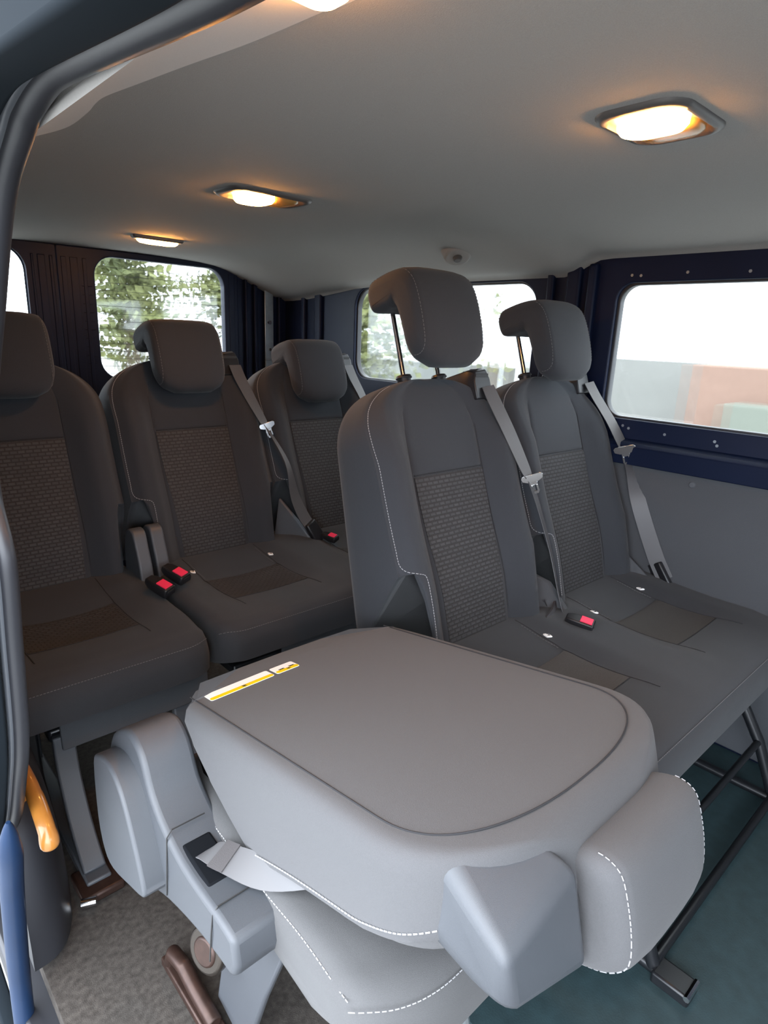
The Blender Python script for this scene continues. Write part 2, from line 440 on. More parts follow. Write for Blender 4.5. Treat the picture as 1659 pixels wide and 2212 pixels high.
def belt_tower(root, fr, sd, name='belt_outlet'):
    """black moulded belt outlet on the shoulder of a backrest"""
    b = MB(); prof = [(-.038, 0), (-.038, .022), (-.028, .034), (.024, .037), (.037, .025), (.038, 0)]
    rings = []
    for w in (-.085, -.04, .0, .012, .018):
        k = 1 if w < .01 else .86
        rings.append([fr(sd*.175+p[0]*k, .565+p[1]*2.45*k+(0 if w < .01 else .004), w-.01) for p in prof])
    b.loft(rings)
    o = b.build(name, M['dkplastic'], root, bevel=.003)
    s = MB(); s.box(fr(sd*.175, .628, .006), (.05, .006, .014)); s.build('belt_slot', M['ink'], o, bevel=.001)
    for k in (-1, 1):
        g = MB(); g.tube([fr(sd*.175-.022, .649, -.020+.012*k), fr(sd*.175+.022, .650, -.020+.012*k)], .0022, 6); g.build('outlet_rib', M['plastic'], o)
    return o

def webbing(root, pts, wd, width, mt='web', tongue=None, name='seat_belt'):
    P = cr(pts, 6)
    if isinstance(wd, list):
        wds = [Vector(w).normalized() for w in wd]; WD = cr(wds, 6)
    else: WD = wd
    WI = width
    if isinstance(width, list):
        WI = [p.x for p in cr([(w, 0, 0) for w in width], 6)]
    b = MB(); b.strip(P, WD, WI)
    o = b.build(name, M[mt], root, angle=60)
    # stripes woven into the band
    return o, P

def tongue(parent, p, down, side, s=1.):
    """metal latch tongue hanging on the band"""
    p = Vector(p); d = Vector(down).normalized(); w = Vector(side); w = (w-d*w.dot(d)).normalized(); n = d.cross(w)
    def q(a, b2, c): return p + w*a*s + d*b2*s + n*c*s
    b = MB()
    # plastic/steel cross bar with slot then blade with window
    def slab(pl, t=.002):
        b.loft([[q(a, b2, -t) for a, b2 in pl], [q(a, b2, t) for a, b2 in pl]])
    slab([(-.034, -.004), (-.028, -.010), (.028, -.010), (.034, -.004), (.032, .008), (.016, .016), (-.016, .016), (-.032, .008)], .0035)
    slab([(-.013, .014), (.013, .014), (.012, .026), (-.012, .026)]); slab([(-.012, .026), (-.006, .026), (-.006, .046), (-.012, .046)])
    slab([(.006, .026), (.012, .026), (.012, .046), (.006, .046)]); slab([(-.012, .046), (.012, .046), (.008, .056), (-.008, .056)])
    o = b.build('latch_tongue', M['chrome'], parent, bevel=.0008)
    return o

def buckle(root, p, axis, up, s=1., mt='dkplastic'):
    p = Vector(p); a = Vector(axis).normalized(); u = Vector(up); u = (u-a*u.dot(a)).normalized(); w = a.cross(u)
    R = Matrix((a, w, u)).transposed()
    b = MB(); rings = []
    for x, k in ((-.045, .62), (-.03, .9), (0, 1), (.02, 1), (.026, .92)):
        rings.append([p + a*x*s + w*c[0]*k*s + u*c[1]*k*s for c in ((-.017, -.012), (.017, -.012), (.019, .0), (.015, .012), (-.015, .012), (-.019, 0))])
    b.loft(rings)
    o = b.build('buckle', M[mt], root, bevel=.003)
    r = MB(); r.box(p+a*.006*s+u*.0125*s, (.030*s, .022*s, .004*s), R); r.build('release_button', M['red'], o, bevel=.001)
    k = MB(); k.box(p+a*.023*s+u*.004*s, (.008*s, .018*s, .004*s), R); k.build('latch_slot', M['ink'], o)
    return o

# ------------------------------------------------------------------ seats
ZS = .470
# ---- second row, double bench on the far side
x0c, sA = 0., .493
r = empty('double_seat_bench', (.2465, 0, 0), 'charcoal double bench seat beside the far side wall, both headrests raised on chrome posts', 'seat')
def L(x, y, z): return Vector((x-.2465, y, z))
o, surf = cushion(r, -.2465-.243, .2465+.265, [-.2465, .2465], skirt=-.045, wm='plainlight')
tags(o, surf, .2465); tags(o, surf, -.2465)
for c, hb in ((-.2465, .640), (.2465, .600)):
    bo, fr = backrest(r, (c, 0, ZS), stitch_sides=(-1,))
    ho = headrest(r, fr, hb)
    belt_tower(r, fr, 1)
fc = frame_up((-.2465, 0, ZS)); ff = frame_up((.2465, 0, ZS))
# belt of centre seat: from outlet over right bolster down to buckle anchor
pts = [fc(.185, .60, .014), fc(.19, .55, .026), fc(.205, .47, .042), fc(.230, .375, .052), fc(.238, .35, .055)]
bo, P = webbing(r, pts, [(1, -.15, .0), (1, -.15, 0), (1, -.1, 0), (1, 0, 0), (1, .1, 0)], [.044, .046, .046, .042, .036])
tongue(bo, P[-1]+Vector((-.004, -.012, 0)), (.35, -.2, -1), (.65, -.75, .15), .85)
pts = [fc(.238, .35, .055), fc(.250, .27, .060), fc(.262, .15, .065), fc(.262, .02, .068), fc(.262, -.035, .07)]
webbing(r, pts, [(.9, .1, 0), (.9, .3, 0), (.85, .4, 0), (.8, .5, 0), (.7, .7, 0)], [.026, .028, .030, .034, .036], 'webdk', name='lower_belt')
m = MB(); m.strip([L(.19, -.075, .468), L(.225, -.068, .478), L(.265, -.05, .485)], (0, .4, 1), .026, .006); m.build('anchor_strap', M['webdk'], r)
m = MB()
m.add([L(*p) for p in ((.20, .0, .44), (.275, -.10, .452), (.262, -.02, .54), (.235, .02, .56), (.215, .0, .44), (.290, -.10, .452), (.277, -.02, .54), (.25, .02, .56))],
      [(0,1,2,3), (7,6,5,4), (0,4,5,1), (1,5,6,2), (2,6,7,3), (3,7,4,0)])
m.build('belt_guide', M['trim'], r, bevel=.004)
b = buckle(r, L(.235, -.150, .478), (.30, -.85, -.12), (-.25, -.2, 1), 1.0)
# belt of far seat
pts = [ff(.195, .60, .016), ff(.20, .55, .030), ff(.215, .47, .055), ff(.225, .40, .072), ff(.228, .38, .076)]
bo, P = webbing(r, pts, [(1, -.2, .0), (1, -.2, 0), (1, -.2, 0), (1, -.2, 0), (1, -.2, 0)], [.044, .044, .044, .044, .036])
tongue(bo, P[-1]+Vector((-.022, -.014, 0)), (.35, -.2, -1), (.45, -.9, .15), .95)
pts = [ff(.228, .38, .076), ff(.234, .31, .085), L(.722, -.03, .68), L(.724, -.10, .54), L(.726, -.14, .475)]
webbing(r, pts, [(1, -.2, 0), (1, -.5, 0), (.4, -1, 0), (.3, -1, 0), (.3, -1, 0)], [.034, .040, .045, .047, .046], 'webdk', name='lower_belt')
m = MB(); m.strip([L(.728, -.10, .515), L(.730, -.135, .462), L(.728, -.150, .445)], (.3, 1, 0), [.052, .056, .05], .016); m.build('belt_sleeve', M['dkplastic'], r, bevel=.004)
m = MB()
m.add([L(*p) for p in ((.66, .03, .455), (.700, -.13, .452), (.70, -.03, .52), (.685, .03, .585), (.672, .03, .455), (.712, -.13, .452), (.712, -.03, .52), (.697, .03, .585))],
      [(0,1,2,3), (7,6,5,4), (0,4,5,1), (1,5,6,2), (2,6,7,3), (3,7,4,0)])
m.build('belt_guide', M['trim'], r, bevel=.004)
for c in (.655, .235):
    m = MB()
    for k in range(4):
        m.tube([L(c+.006*k, -.03+.006*k, .50-.004*k), L(c+.012+.006*k, -.035+.006*k, .478-.004*k)], .0022, 6)
    m.build('recliner_spring', M['chrome'], r)
# hinge cap at the foot of the centre backrest
m = MB(); m.tube([L(-.262, .015, .455), L(-.215, .015, .455)], .062, 28); m.build('recliner_cover', M['plastic'], r, bevel=.012, seg=3)
# frame and legs
m = MB(); m.box(L(.2465, -.24, .29), (.92, .42, .03)); m.build('seat_pan', M['blackmetal'], r, bevel=.006)
for x in (-.10, .60):
    m = MB()
    m.tube([L(x, -.42, .29), L(x, -.50, .16), L(x, -.56, .02)], .014, 10); m.tube([L(x, -.10, .29), L(x, -.14, .15), L(x, -.20, .02)], .014, 10)
    m.tube([L(x, -.58, .016), L(x, -.10, .016)], .013, 10); m.tube([L(x, -.42, .29), L(x, -.18, .02)], .008, 8)
    m.build('leg_frame', M['blackmetal'], r)
    m = MB(); m.box(L(x, -.60, .016), (.05, .07, .026)); m.build('floor_latch', M['blackmetal'], r, bevel=.005)
    m = MB(); m.tube([L(x-.03, -.632, .03), L(x+.02, -.632, .03)], .006, 8); m.build('latch_pin', M['chrome'], r)
m = MB(); m.tube([L(-.10, -.56, .03), L(.60, -.56, .03)], .010, 10); m.tube([L(-.1, -.50, .16), L(.6, -.50, .16)], .009, 10); m.build('cross_bar', M['blackmetal'], r)

# ---- rear row
y3, ZR = .903, .470
def rear_unit(name, cx, centers, x0, x1, label, lr=(1, 1)):
    r = empty(name, (cx, y3, 0), label, 'seat')
    o, surf = cushion(r, x0-cx, x1-cx, [c-cx for c in centers], lr=lr, skirt=-.045)
    return r, o, surf
rd, od, sd_ = rear_unit('double_seat_bench', .02, [-.227, .27], -.472, .515, 'charcoal double rear bench with belts hanging in front of the side and tailgate windows')
def L3(x, y, z): return Vector((x-.02, y-y3, z))
tags(od, sd_, -.247)
for c, sp in ((-.247, (-1,)), (.25, (-1,))):
    bo, fr = backrest(rd, (c, 0, ZR), stitch_sides=sp)
    headrest(rd, fr, .503 if c < 0 else .455, woff=.020)
    belt_tower(rd, fr, 1)
rs, os_, ss = rear_unit('single_seat', -.735, [-.735], -.975, -.494, 'charcoal single rear seat at the left edge of the photo, headrest down')
bo, fr = backrest(rs, (0, 0, ZR), stitch_sides=())
headrest(rs, fr, .503, woff=.020)
fm = frame_up((-.247, 0, ZR)); fb = frame_up((.25, 0, ZR))
pts = [fm(.185, .60, .014), fm(.19, .55, .026), fm(.21, .47, .040), fm(.228, .405, .052), fm(.234, .385, .054)]
bo, P = webbing(rd, pts, [(1, .1, .0), (1, .1, 0), (1, .2, 0), (1, .3, 0), (1, .35, 0)], [.046, .046, .044, .038, .034])
tongue(bo, P[-1]+Vector((0, -.012, 0)), (.3, -.2, -1), (.9, -.45, -.4), .8)
pts = [fm(.234, .385, .054), L3(.025, .87, .74), L3(.045, .85, .62), L3(.075, .83, .54), L3(.10, .81, .50)]
webbing(rd, pts, [(.6, .8, 0), (.8, .6, 0), (1, .3, 0), (1, .2, 0), (1, .2, 0)], [.028, .034, .046, .050, .046], 'web', name='lower_belt')
m = MB(); m.strip([L3(.083, .82, .53), L3(.105, .805, .485), L3(.12, .80, .462)], (1, .2, 0), [.048, .052, .044], .02); m.build('belt_sleeve', M['dkplastic'], rd, bevel=.005)
buckle(rd, L3(.138, .765, .480), (.25, -.9, -.1), (-.2, -.3, 1), .9)
m = MB()
m.add([L3(*p) for p in ((.01, .93, .46), (.085, .79, .455), (.06, .86, .53), (.03, .93, .60), (.022, .93, .46), (.097, .79, .455), (.072, .86, .53), (.042, .93, .60))],
      [(0,1,2,3), (7,6,5,4), (0,4,5,1), (1,5,6,2), (2,6,7,3), (3,7,4,0)])
m.build('belt_guide', M['plastic'], rd, bevel=.004)
pts = [fb(.185, .60, .012), fb(.19, .55, .022), fb(.21, .47, .035), fb(.235, .36, .045)]
webbing(rd, pts, [(1, .1, .0), (1, .1, 0), (1, .2, 0), (1, .3, 0)], [.046, .046, .044, .038])
def arm_cover(root, cx, y0, ztop, wdt=.038, L_=None):
    """upright rounded plastic recliner cover"""
    prof = cr([(y0+.055, .36), (y0+.055, .50), (y0+.045, ztop-.03), (y0+.02, ztop), (y0-.015, ztop-.005), (y0-.035, ztop-.05), (y0-.055, .50), (y0-.075, .40), (y0-.06, .36)], 5)
    b = MB(); b.loft([[L_(cx-wdt/2, p[0], p[1]) for p in prof], [L_(cx+wdt/2, p[0], p[1]) for p in prof]])
    return b.build('recliner_cover', M['plastic'], root, bevel=.008, seg=3)
def LS(x, y, z): return Vector((x+.735, y-y3, z))
arm_cover(rs, -.500, .84, .605, L_=LS); arm_cover(rd, -.447, .85, .605, L_=L3)
buckle(rs, LS(-.508, .665, .490), (.35, -.9, -.25), (-.1, -.25, 1), 1.15)
buckle(rd, L3(-.447, .70, .500), (.35, -.9, -.25), (-.1, -.25, 1), 1.15)
# skirt boards, legs of the rear seats
m = MB(); m.box(LS(-.665, .455, .300), (.345, .012, .075), Matrix.Rotation(-.1, 3, 'X')); m.build('front_skirt', M['trim'], rs, bevel=.003)
m = MB(); m.box(L3(.09, .455, .300), (.72, .012, .09)); m.build('front_skirt', M['trim'], rd, bevel=.003)
for root, LL, xs in ((rs, LS, (-.83, -.56)), (rd, L3, (-.38, .42))):
    m = MB(); m.box(LL((xs[0]+xs[1])/2, .66, .285), (abs(xs[1]-xs[0])+.05, .36, .03)); m.build('seat_pan', M['blackmetal'], root, bevel=.006)
    for x in xs:
        m = MB()
        for dx, hw in ((0, .013),):
            prof = cr([(.47, .29), (.455, .20), (.40, .10), (.33, .03)], 5)
            m.strip([LL(x, p[0], p[1]) for p in prof], (1, 0, 0), .045, .02)
            m.strip([LL(x, .80, .29), LL(x, .80, .03)], (1, 0, 0), .04, .02)
            m.box(LL(x, .56, .022), (.05, .52, .02))
        m.build('leg', M['plastic'], root, bevel=.004)
        m = MB(); m.box(LL(x, .315, .014), (.085, .09, .022)); m.build('floor_foot', M['rust'], root, bevel=.006)
        m = MB(); m.tube([LL(x-.045, .275, .016), LL(x-.02, .262, .018)], .010, 10); m.build('foot_bolt', M['chrome'], root)
m = MB(); m.strip([LS(-.90, .50, .345), LS(-.898, .49, .2), LS(-.885, .46, .03)], (1, 0, 0), .05, .03); m.box(LS(-.90, .5, .18), (.05, .05, .05)); m.build('side_bracket', M['blackmetal'], rs, bevel=.006)

# ---- folded near seat of the second row
cx = -.512
rf = empty('folding_seat', (cx, -.2, 0), 'nearest seat folded flat, backrest face down with two white and yellow stickers on its back', 'seat')
def LF(x, y, z): return Vector((x-cx, y+.2, z))
sl = math.radians(16.8); ev = Vector((0, -math.cos(sl), math.sin(sl))); ew = Vector((0, -math.sin(sl), -math.cos(sl)))
O = Vector((0, .03+.2, .560)) + ew*T
def ffold(u, v, w): return O + Vector((1,0,0))*u + ev*v + ew*w
bo, _ = backrest(rf, None, frame=ffold, stitch_sides=(), back_is_up=True)
d = MB(); acc = .15
while acc < .575:
    g = [ffold(-(W0+.0045)*Wv(v), v, -.03+(wf(W0, v)-.012+.03)*th(v)) for v in (acc, acc+.0045)]
    d.tube(g, .0011, 4); acc += .0066
d.build('side_stitching', M['stitch'], bo)
# seam round the back panel
s = MB()
def bk(u, v): return ffold(u, v, -.03+(-TT(v)-.003*(1-min(1, (u/.2)**2))+.03)*th(v)-.0006)
As, Bs = .220, .600-VC
vl = [(As, .0+.47*i/12) for i in range(12)]+[(As*max(0, math.cos(PI/2*i/24))**(2/2.4), VC+Bs*math.sin(PI/2*i/24)**(2/2.4)) for i in range(25)]
s.tube([bk(-u, v) for u, v in vl]+[bk(u, v) for u, v in reversed(vl[:-1])], .0012, 5)
s.build('panel_seam', M['seam'], bo)
for (xa, xb, ink) in ((-.715+.0, -.592, 1), (-.586, -.538, 2)):
    m = MB(); u0, u1 = xa-cx, xb-cx; v0, v1 = .012, .043
    def pl_(u0, u1, v0, v1, h):
        rr = rrect(u0, v0, u1, v1, .004, 4)
        return [[ffold(p[0], p[1], -TT(p[1])-.003*(1-(p[0]/.2)**2)-h) for p in rr], [ffold(p[0], p[1], -TT(p[1])-.003*(1-(p[0]/.2)**2)-h-.0006) for p in rr]]
    m.loft(pl_(u0, u1, v0, v1, .0004)); lab = m.build('warning_sticker', M['white'], rf, smooth=False, label='white and yellow sticker, the longer one' if ink == 1 else 'white and yellow sticker, the shorter one')
    m = MB(); m.loft(pl_(u0+.001, u1-.001, v1-.0105, v1-.0005, .0008)); m.build('yellow_band', M['yellow'], lab, smooth=False)
    m = MB()
    marks = [(u0+.03, v0+.012), (u0+.052, v0+.012)] if ink == 1 else [(u0+.012, v0+.018), (u0+.033, v0+.018)]
    for a, b2 in marks:
        if ink == 2:
            m.loft(pl_(a, a+.008, b2, b2+.0012, .0009)); m.loft(pl_(a, a+.0015, b2-.001, b2+.0022, .0009)); m.loft(pl_(a+.0065, a+.008, b2-.001, b2+.0022, .0009))
    bb = (u0+u1)/2
    m.loft(pl_(bb, bb+.004, v1-.007, v1-.006, .0012)); m.loft(pl_(bb+.003, bb+.004, v1-.007, v1-.003, .0012))
    m.build('printed_marks', M['ink'], lab, smooth=False)
ho = headrest(rf, lambda u, v, w: ffold(.93*u+.022, .462+(v-.462)*.93, .93*w+.006), .462, woff=.012, stitch='stitch', mt='backfabric')
# own cushion under the folded backrest
oc, sc_ = cushion(rf, -.262, .235, [0.], z0=-.045, mt='plainmid', woven_part=False, rc=.13, skirt=-.085, cd=.085, zb=.34)
oc.location = (0, .2, 0)
# belt housing cap on the outer top corner
m = MB()
A_, B_, C_, D_ = (-0.711, -0.538, 0.64), (-0.632, -0.585, 0.645), (-0.615, -0.619, 0.625), (-0.732, -0.627, 0.61)
E_, F_, G_ = (-0.719, -0.628, 0.545), (-0.727, -0.526, 0.575), (-0.607, -0.64, 0.52)
cg = [sum(q[k] for q in (A_, B_, C_, D_, E_, F_, G_))/7 for k in range(3)]
A_, B_, C_, D_, E_, F_, G_ = [tuple(cg[k]+(q[k]-cg[k])*1.2+(-.006, .005, .004)[k] for k in range(3)) for q in (A_, B_, C_, D_, E_, F_, G_)]
m.add([LF(*p) for p in (A_, B_, C_, D_, E_, F_, G_, (-.60, -.54, .47), (-.70, -.50, .51))],
      [(0, 1, 2, 3), (0, 3, 4, 5), (3, 2, 6, 4), (2, 1, 7, 6), (5, 4, 8), (4, 6, 7, 8), (0, 5, 8), (0, 8, 7, 1)])
m.build('belt_housing', M['plastic'], rf, bevel=.016, seg=5, angle=80)
# side shield of the recliner
tp = [(.135, .455), (.115, .490), (.075, .520), (.03, .535), (-.01, .515), (-.04, .462), (-.085, .430), (-.14, .412), (-.20, .408), (-.25, .408), (-.288, .402)]
bt = [(-.295, .365), (-.285, .338), (-.25, .335), (-.18, .325), (-.09, .300), (-.02, .27), (.06, .24), (.12, .26), (.15, .33), (.15, .40)]
def shield(xa, xb, prof, name, bev=.012, mt='plastic', dx=0.0):
    m = MB(); P = prof
    m.loft([[LF(xa, p[0], p[1]) for p in P], [LF(xb, p[0], p[1]) for p in P]])
    return m.build(name, M[mt], rf, bevel=bev, seg=4, angle=50)
ds = shield(-.836, -.752, cr([(a, b, 0) for a, b in tp], 3)+cr([(a, b, 0) for a, b in bt], 3), 'recliner_shield')
lp = [(.115, .452), (.09, .478), (.045, .490), (.01, .480), (-.02, .45), (-.055, .385), (-.075, .335), (-.07, .315), (-.02, .295), (.06, .268), (.10, .28), (.12, .34)]
shield(-.870, -.83, cr([(a, b, 0) for a, b in lp], 3, True), 'armrest_hinge_cover', .010)
# recess with the folded belt
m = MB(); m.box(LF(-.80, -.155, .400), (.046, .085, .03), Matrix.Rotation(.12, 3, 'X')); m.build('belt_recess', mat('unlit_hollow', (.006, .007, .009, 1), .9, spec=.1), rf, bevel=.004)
for yy in (-.095, -.235):
    m = MB(); zt = .436 if yy > -.1 else .410
    m.tube([LF(-.837, yy+.012, .31), LF(-.838, yy+.002, .37), LF(-.836, yy, zt-.010), LF(-.828, yy, zt+.0005), LF(-.775, yy, zt+.0005)], .0011, 5); m.build('shield_joint', M['ink'], rf)
bo2, P = webbing(rf, [LF(-.800, -.125, .39), LF(-.797, -.150, .420), LF(-.785, -.195, .430), LF(-.755, -.26, .437), LF(-.70, -.34, .478), LF(-.64, -.40, .52)],
        [(1, -.2, .3), (1, -.2, .25), (1, -.1, .3), (.8, 0, .6), (.6, 0, .8), (.4, 0, .9)], [.030, .036, .042, .044, .040, .03], 'webpale')
m = MB(); m.strip([p+Vector((0, 0, .0022)) for p in P[9:13]], (1, -.1, .3), .044, .002); m.build('belt_stitch_patch', M['web'], bo2)
# under structure
m = MB(); m.box(LF(-.52, -.24, .27), (.42, .40, .03)); m.build('seat_pan', M['blackmetal'], rf, bevel=.006)
for x in (-.755, -.32):
    m = MB()
    m.strip([LF(x, -.22, .33), LF(x, -.18, .20), LF(x, -.13, .02)], (0, 1, 0), [.14, .12, .10], .012)
    m.build('leg', M['plastic'], rf, bevel=.004)
    m = MB(); m.box(LF(x-.03, -.05, .012), (.035, .22, .018)); m.tube([LF(x-.035, .04, .02), LF(x-.035, .03, .05), LF(x-.033, -.01, .055), LF(x-.03, -.05, .035), LF(x-.03, -.12, .03)], .014, 10); m.build('floor_foot', M['rust'], rf, bevel=.006)
m = MB(); m.tube([LF(-.80, -.125, .205), LF(-.78, -.12, .20)], .038, 24); m.build('release_knob', M['rusty'], rf, bevel=.006, seg=3)
m = MB(); m.tube([LF(-.803, -.126, .206), LF(-.79, -.123, .203)], .024, 24); m.build('knob_insert', M['rust'], rf, bevel=.004)
m = MB()
m.tube([LF(-.62, -.46, .28), LF(-.60, -.50, .10), LF(-.60, -.50, .02)], .006, 8); m.tube([LF(-.585, -.47, .28), LF(-.57, -.50, .10), LF(-.57, -.50, .02)], .006, 8)
m.build('release_rods', M['steel'], rf)

# ------------------------------------------------------------------ shell
# floor
m = MB(); m.box((-.09, -.2, -.02), (1.76, 4.5, .04)); struct(m.build('floor', M['carpet'], smooth=False))
m = MB(); m.box((.17, -1.0, .003), (1.22, 1.9, .006)); o = m.build('floor_sheet', mat('dark_teal_floor', (.022, .044, .050, 1), .55, noise=.4, nscale=40, bump=.3, bscale=300), smooth=False); tag(o, 'dark teal sheet on the floor beneath the second row bench', 'floor mat')  # thin sheet giving the far floor its darker teal colour
m = MB(); m.box((-.985, .1, -.075), (.06, 3.6, .05)); struct(m.build('trim_6', M['rubber'], bevel=.008))
# headliner (sheet swept front to back, curved to the walls)
def sec(y):
    r_ = sm(y, .20, .34)   # drops lower behind the side window
    zb = sm(y, 1.2, 1.9)
    zf = 1.418-.048*r_
    base = [(-.975, 1.295), (-.955, 1.335), (-.92, 1.372), (-.88, 1.40), (-.845, 1.418), (-.80, 1.440), (-.72, 1.452), (-.5, 1.460), (-.2, 1.464), (.1, 1.462), (.35, 1.456), (.5, 1.448-.012*r_), (.60, 1.438-.03*r_), (.67, 1.428-.045*r_), (.72, zf+.004), (.742, zf-.006)]
    return [Vector((x, y, z + (-.010*zb if x > -.8 else 0) - zb*.045*sm(x, .25, .62))) for x, z in base]
ysl = [-2.4, -1.8, -1.2, -.8, -.5, -.3, -.1, .1, .18, .22, .26, .30, .34, .4, .6, .9, 1.2, 1.4, 1.6, 1.75, 1.88, 1.96]
rings = []
for y in ysl:
    s_ = cr(sec(y), 3); rings.append(s_ + [p+Vector((0, 0, .012)) for p in reversed(s_)])
m = MB(); m.loft(rings); struct(m.build('ceiling', M['liner'], angle=70))
# pale moulded edge of the headliner above the door opening
edge = [(-1.6, -.685), (-1.1, -.69), (-.7, -.695), (-.35, -.703), (-.293, -.711), (-.19, -.724), (-.081, -.75), (.006, -.769), (.077, -.784), (.12, -.783), (.166, -.777), (.257, -.774), (.32, -.79), (.355, -.815), (.40, -.87), (.42, -.95)]
def zc(x):
    b = [(-.975, 1.295), (-.955, 1.335), (-.92, 1.372), (-.88, 1.40), (-.845, 1.418), (-.80, 1.440), (-.72, 1.452), (-.5, 1.46)]
    for (a, c), (d, e) in zip(b, b[1:]):
        if a <= x <= d: return c+(e-c)*(x-a)/(d-a)
    return b[0][1]
E2 = cr([(p[1], p[0], 0) for p in edge], 5); rings = []
for p in E2:
    row = []
    for k in range(9):
        x = -.978+(p.x+.978)*k/8; row.append(Vector((x, p.y, zc(x)-.004*(1-(k/8)**6)-.001)))
    rings.append(row + [q+Vector((0, 0, .006)) for q in reversed(row)])
m = MB(); m.loft(rings); struct(m.build('trim_1', M['linertrim'], angle=60))

# far side wall with two windows
fx = lambda X: (lambda a, b, c: Vector((X+c, a, b)))
w1 = rrect(-1.15, .935, .158, 1.345, .055); w2 = rrect(.44, .965, 1.405, 1.362, .085)
wr = struct(plate('wall_right', [(-2.4, 0), (2.02, 0), (2.02, 1.5), (-2.4, 1.5)], [w1, w2], fx(.765), .03, M['navy'], bev=.004))
for nm, hole in (('window_1', w1), ('window_2', w2)):
    cy_ = sum(p[0] for p in hole)/len(hole); cz_ = sum(p[1] for p in hole)/len(hole)
    inner = [(cy_+(p[0]-cy_)*.985, cz_+(p[1]-cz_)*.965) for p in hole]; outer = [(cy_+(p[0]-cy_)*1.02, cz_+(p[1]-cz_)*1.045) for p in hole]
    g = struct(plate(nm, outer, [], fx(.79), .005, M['glass']))
    k = plate('rubber_gasket', [(cy_+(p[0]-cy_)*1.006, cz_+(p[1]-cz_)*1.012) for p in hole], [inner], fx(.772), .02, M['rubber'], g, .003)
# pressed sill rail below the big window, ribs of the pillar
m = MB(); m.loft([[Vector((x, y, z)) for x, z in ((.752, .80), (.712, .806), (.706, .862), (.716, .872), (.745, .880), (.752, .885))] for y in (-2.3, .40)])
m.build('sill_rail', M['navy'], wr, bevel=.002)
m = MB()
for y, wd in ((.235, .03), (.30, .05), (.385, .025)):
    m.box((.742, y, 1.12), (.03, wd, .56))
m.build('pillar_ribs', M['navy'], wr, bevel=.008, seg=3)
m = MB(); m.box((.742, 1.66, 1.1), (.03, .05, .6)); m.box((.742, 1.78, 1.1), (.03, .03, .6)); m.build('pillar_ribs', M['navy'], wr, bevel=.008, seg=3)
for (y, z) in ((.113, 1.362), (.085, 1.360), (-.05, 1.364), (-.212, 1.36), (-.40, 1.36), (.075, .918), (.055, .912), (-.059, .908), (-.202, .908), (-.21, .897), (.30, 1.30)):
    m = MB(); m.tube([(.752, y, z), (.745, y, z)], .0045, 6); m.build('fixing_clip', M['steel'], wr, smooth=False)
# lower grey trim card with its plug
pc = struct(plate('trim_2', [(-2.3, .02), (.42, .02), (.42, .79), (.25, .802), (-.2, .808), (-2.3, .815)], [], fx(.742), .012, M['trim'], bev=.003))
m = MB(); m.tube([(.738, -.167, .777), (.730, -.167, .777)], [.011, .009], 18); m.build('screw_plug', M['plastic'], pc, bevel=.002)
m = MB(); m.loft([[Vector((.745-.06*math.sin(a)*k, .30+.0*a, .02+.4*k)) for a in (0,)]*3 for k in (0, 1)], closed=False) if False else None
# rear corner, header, and the two rear doors
fy = lambda Y: (lambda a, b, c: Vector((a, Y+c, b)))
DX = -.325
wd1 = rrect(-.190, .93, .405, 1.432, .085); wd2 = rrect(-1.01, .93, -.435, 1.432, .085)
wb = struct(plate('wall_back', [(-1.02, 0), (.78, 0), (.78, 1.52), (-1.02, 1.52)], [rrect(-1.0, .04, .47, 1.44, .006)], fy(1.98), .04, M['navy'], bev=.006))
for nm, hole, (a, b_) in (('door_1', wd1, (DX+.004, .465)), ('door_2', wd2, (-1.0, DX-.004))):
    d = struct(plate(nm, rrect(a, .05, b_, 1.448, .006), [hole], fy(1.965), .03, M['navy'], bev=.006))
    cx_ = sum(p[0] for p in hole)/len(hole); cz_ = sum(p[1] for p in hole)/len(hole)
    g = plate('pane', [(cx_+(p[0]-cx_)*1.03, cz_+(p[1]-cz_)*1.03) for p in hole], [], fy(1.985), .004, M['glass'], d)
    h = MB(); x_a = min(p[0] for p in hole); x_b = max(p[0] for p in hole)
    for k in range(16):
        z = .955+.031*k; ins_ = .0
        if z > 1.38: ins_ = .03
        if z < 1.42: h.box(((x_a+x_b)/2, 1.9815, z), (x_b-x_a-2*ins_, .0012, .0014))
    h.build('heater_wires', M['blackmetal'], g, smooth=False)
    m = MB()
    if nm == 'door_1':
        for x, wdt in ((-.30, .02), (-.262, .03), (-.222, .015), (.435, .03)): m.box((x, 1.948, .98), (wdt, .012, .86))
        for k in range(12): m.box((-.218, 1.945, .93+.034*k), (.04, .004, .004))
    else:
        for x, wdt in ((-.345, .015), (-.38, .03), (-.412, .012)): m.box((x, 1.948, .98), (wdt, .012, .86))
    m.build('door_ribs', M['navy'], d, bevel=.004)
m = MB(); m.box((.508, 1.945, 1.1), (.012, .03, .6)); m.box((.56, 1.945, 1.1), (.02, .03, .6)); m.box((.70, 1.945, 1.1), (.02, .03, .6)); m.build('corner_ribs', M['navy'], wb, bevel=.005)
m = MB(); m.box((.632, 1.93, 1.16), (.05, .006, .42)); m.box((.632, 1.923, 1.02), (.054, .008, .008)); m.build('hinge_plate', M['steel'], wb, bevel=.003)
m = MB(); m.tube([(.632, 1.925, 1.20), (.632, 1.918, 1.20)], [.012, .009], 14); m.build('hinge_bolt', M['chrome'], wb)
m = MB(); m.tube([(.632, 1.925, 1.07), (.632, 1.918, 1.07)], [.008, .007], 14); m.build('hinge_bolt', M['chrome'], wb)
wf_ = struct(plate('front_light_block', [(-1.02, -.1), (.78, -.1), (.78, 1.52), (-1.02, 1.52)], [rrect(-.9, .85, .66, 1.35, .1)], fy(-2.35), .03, M['trim']))  # unseen panel added to cut the light coming in from the cab end
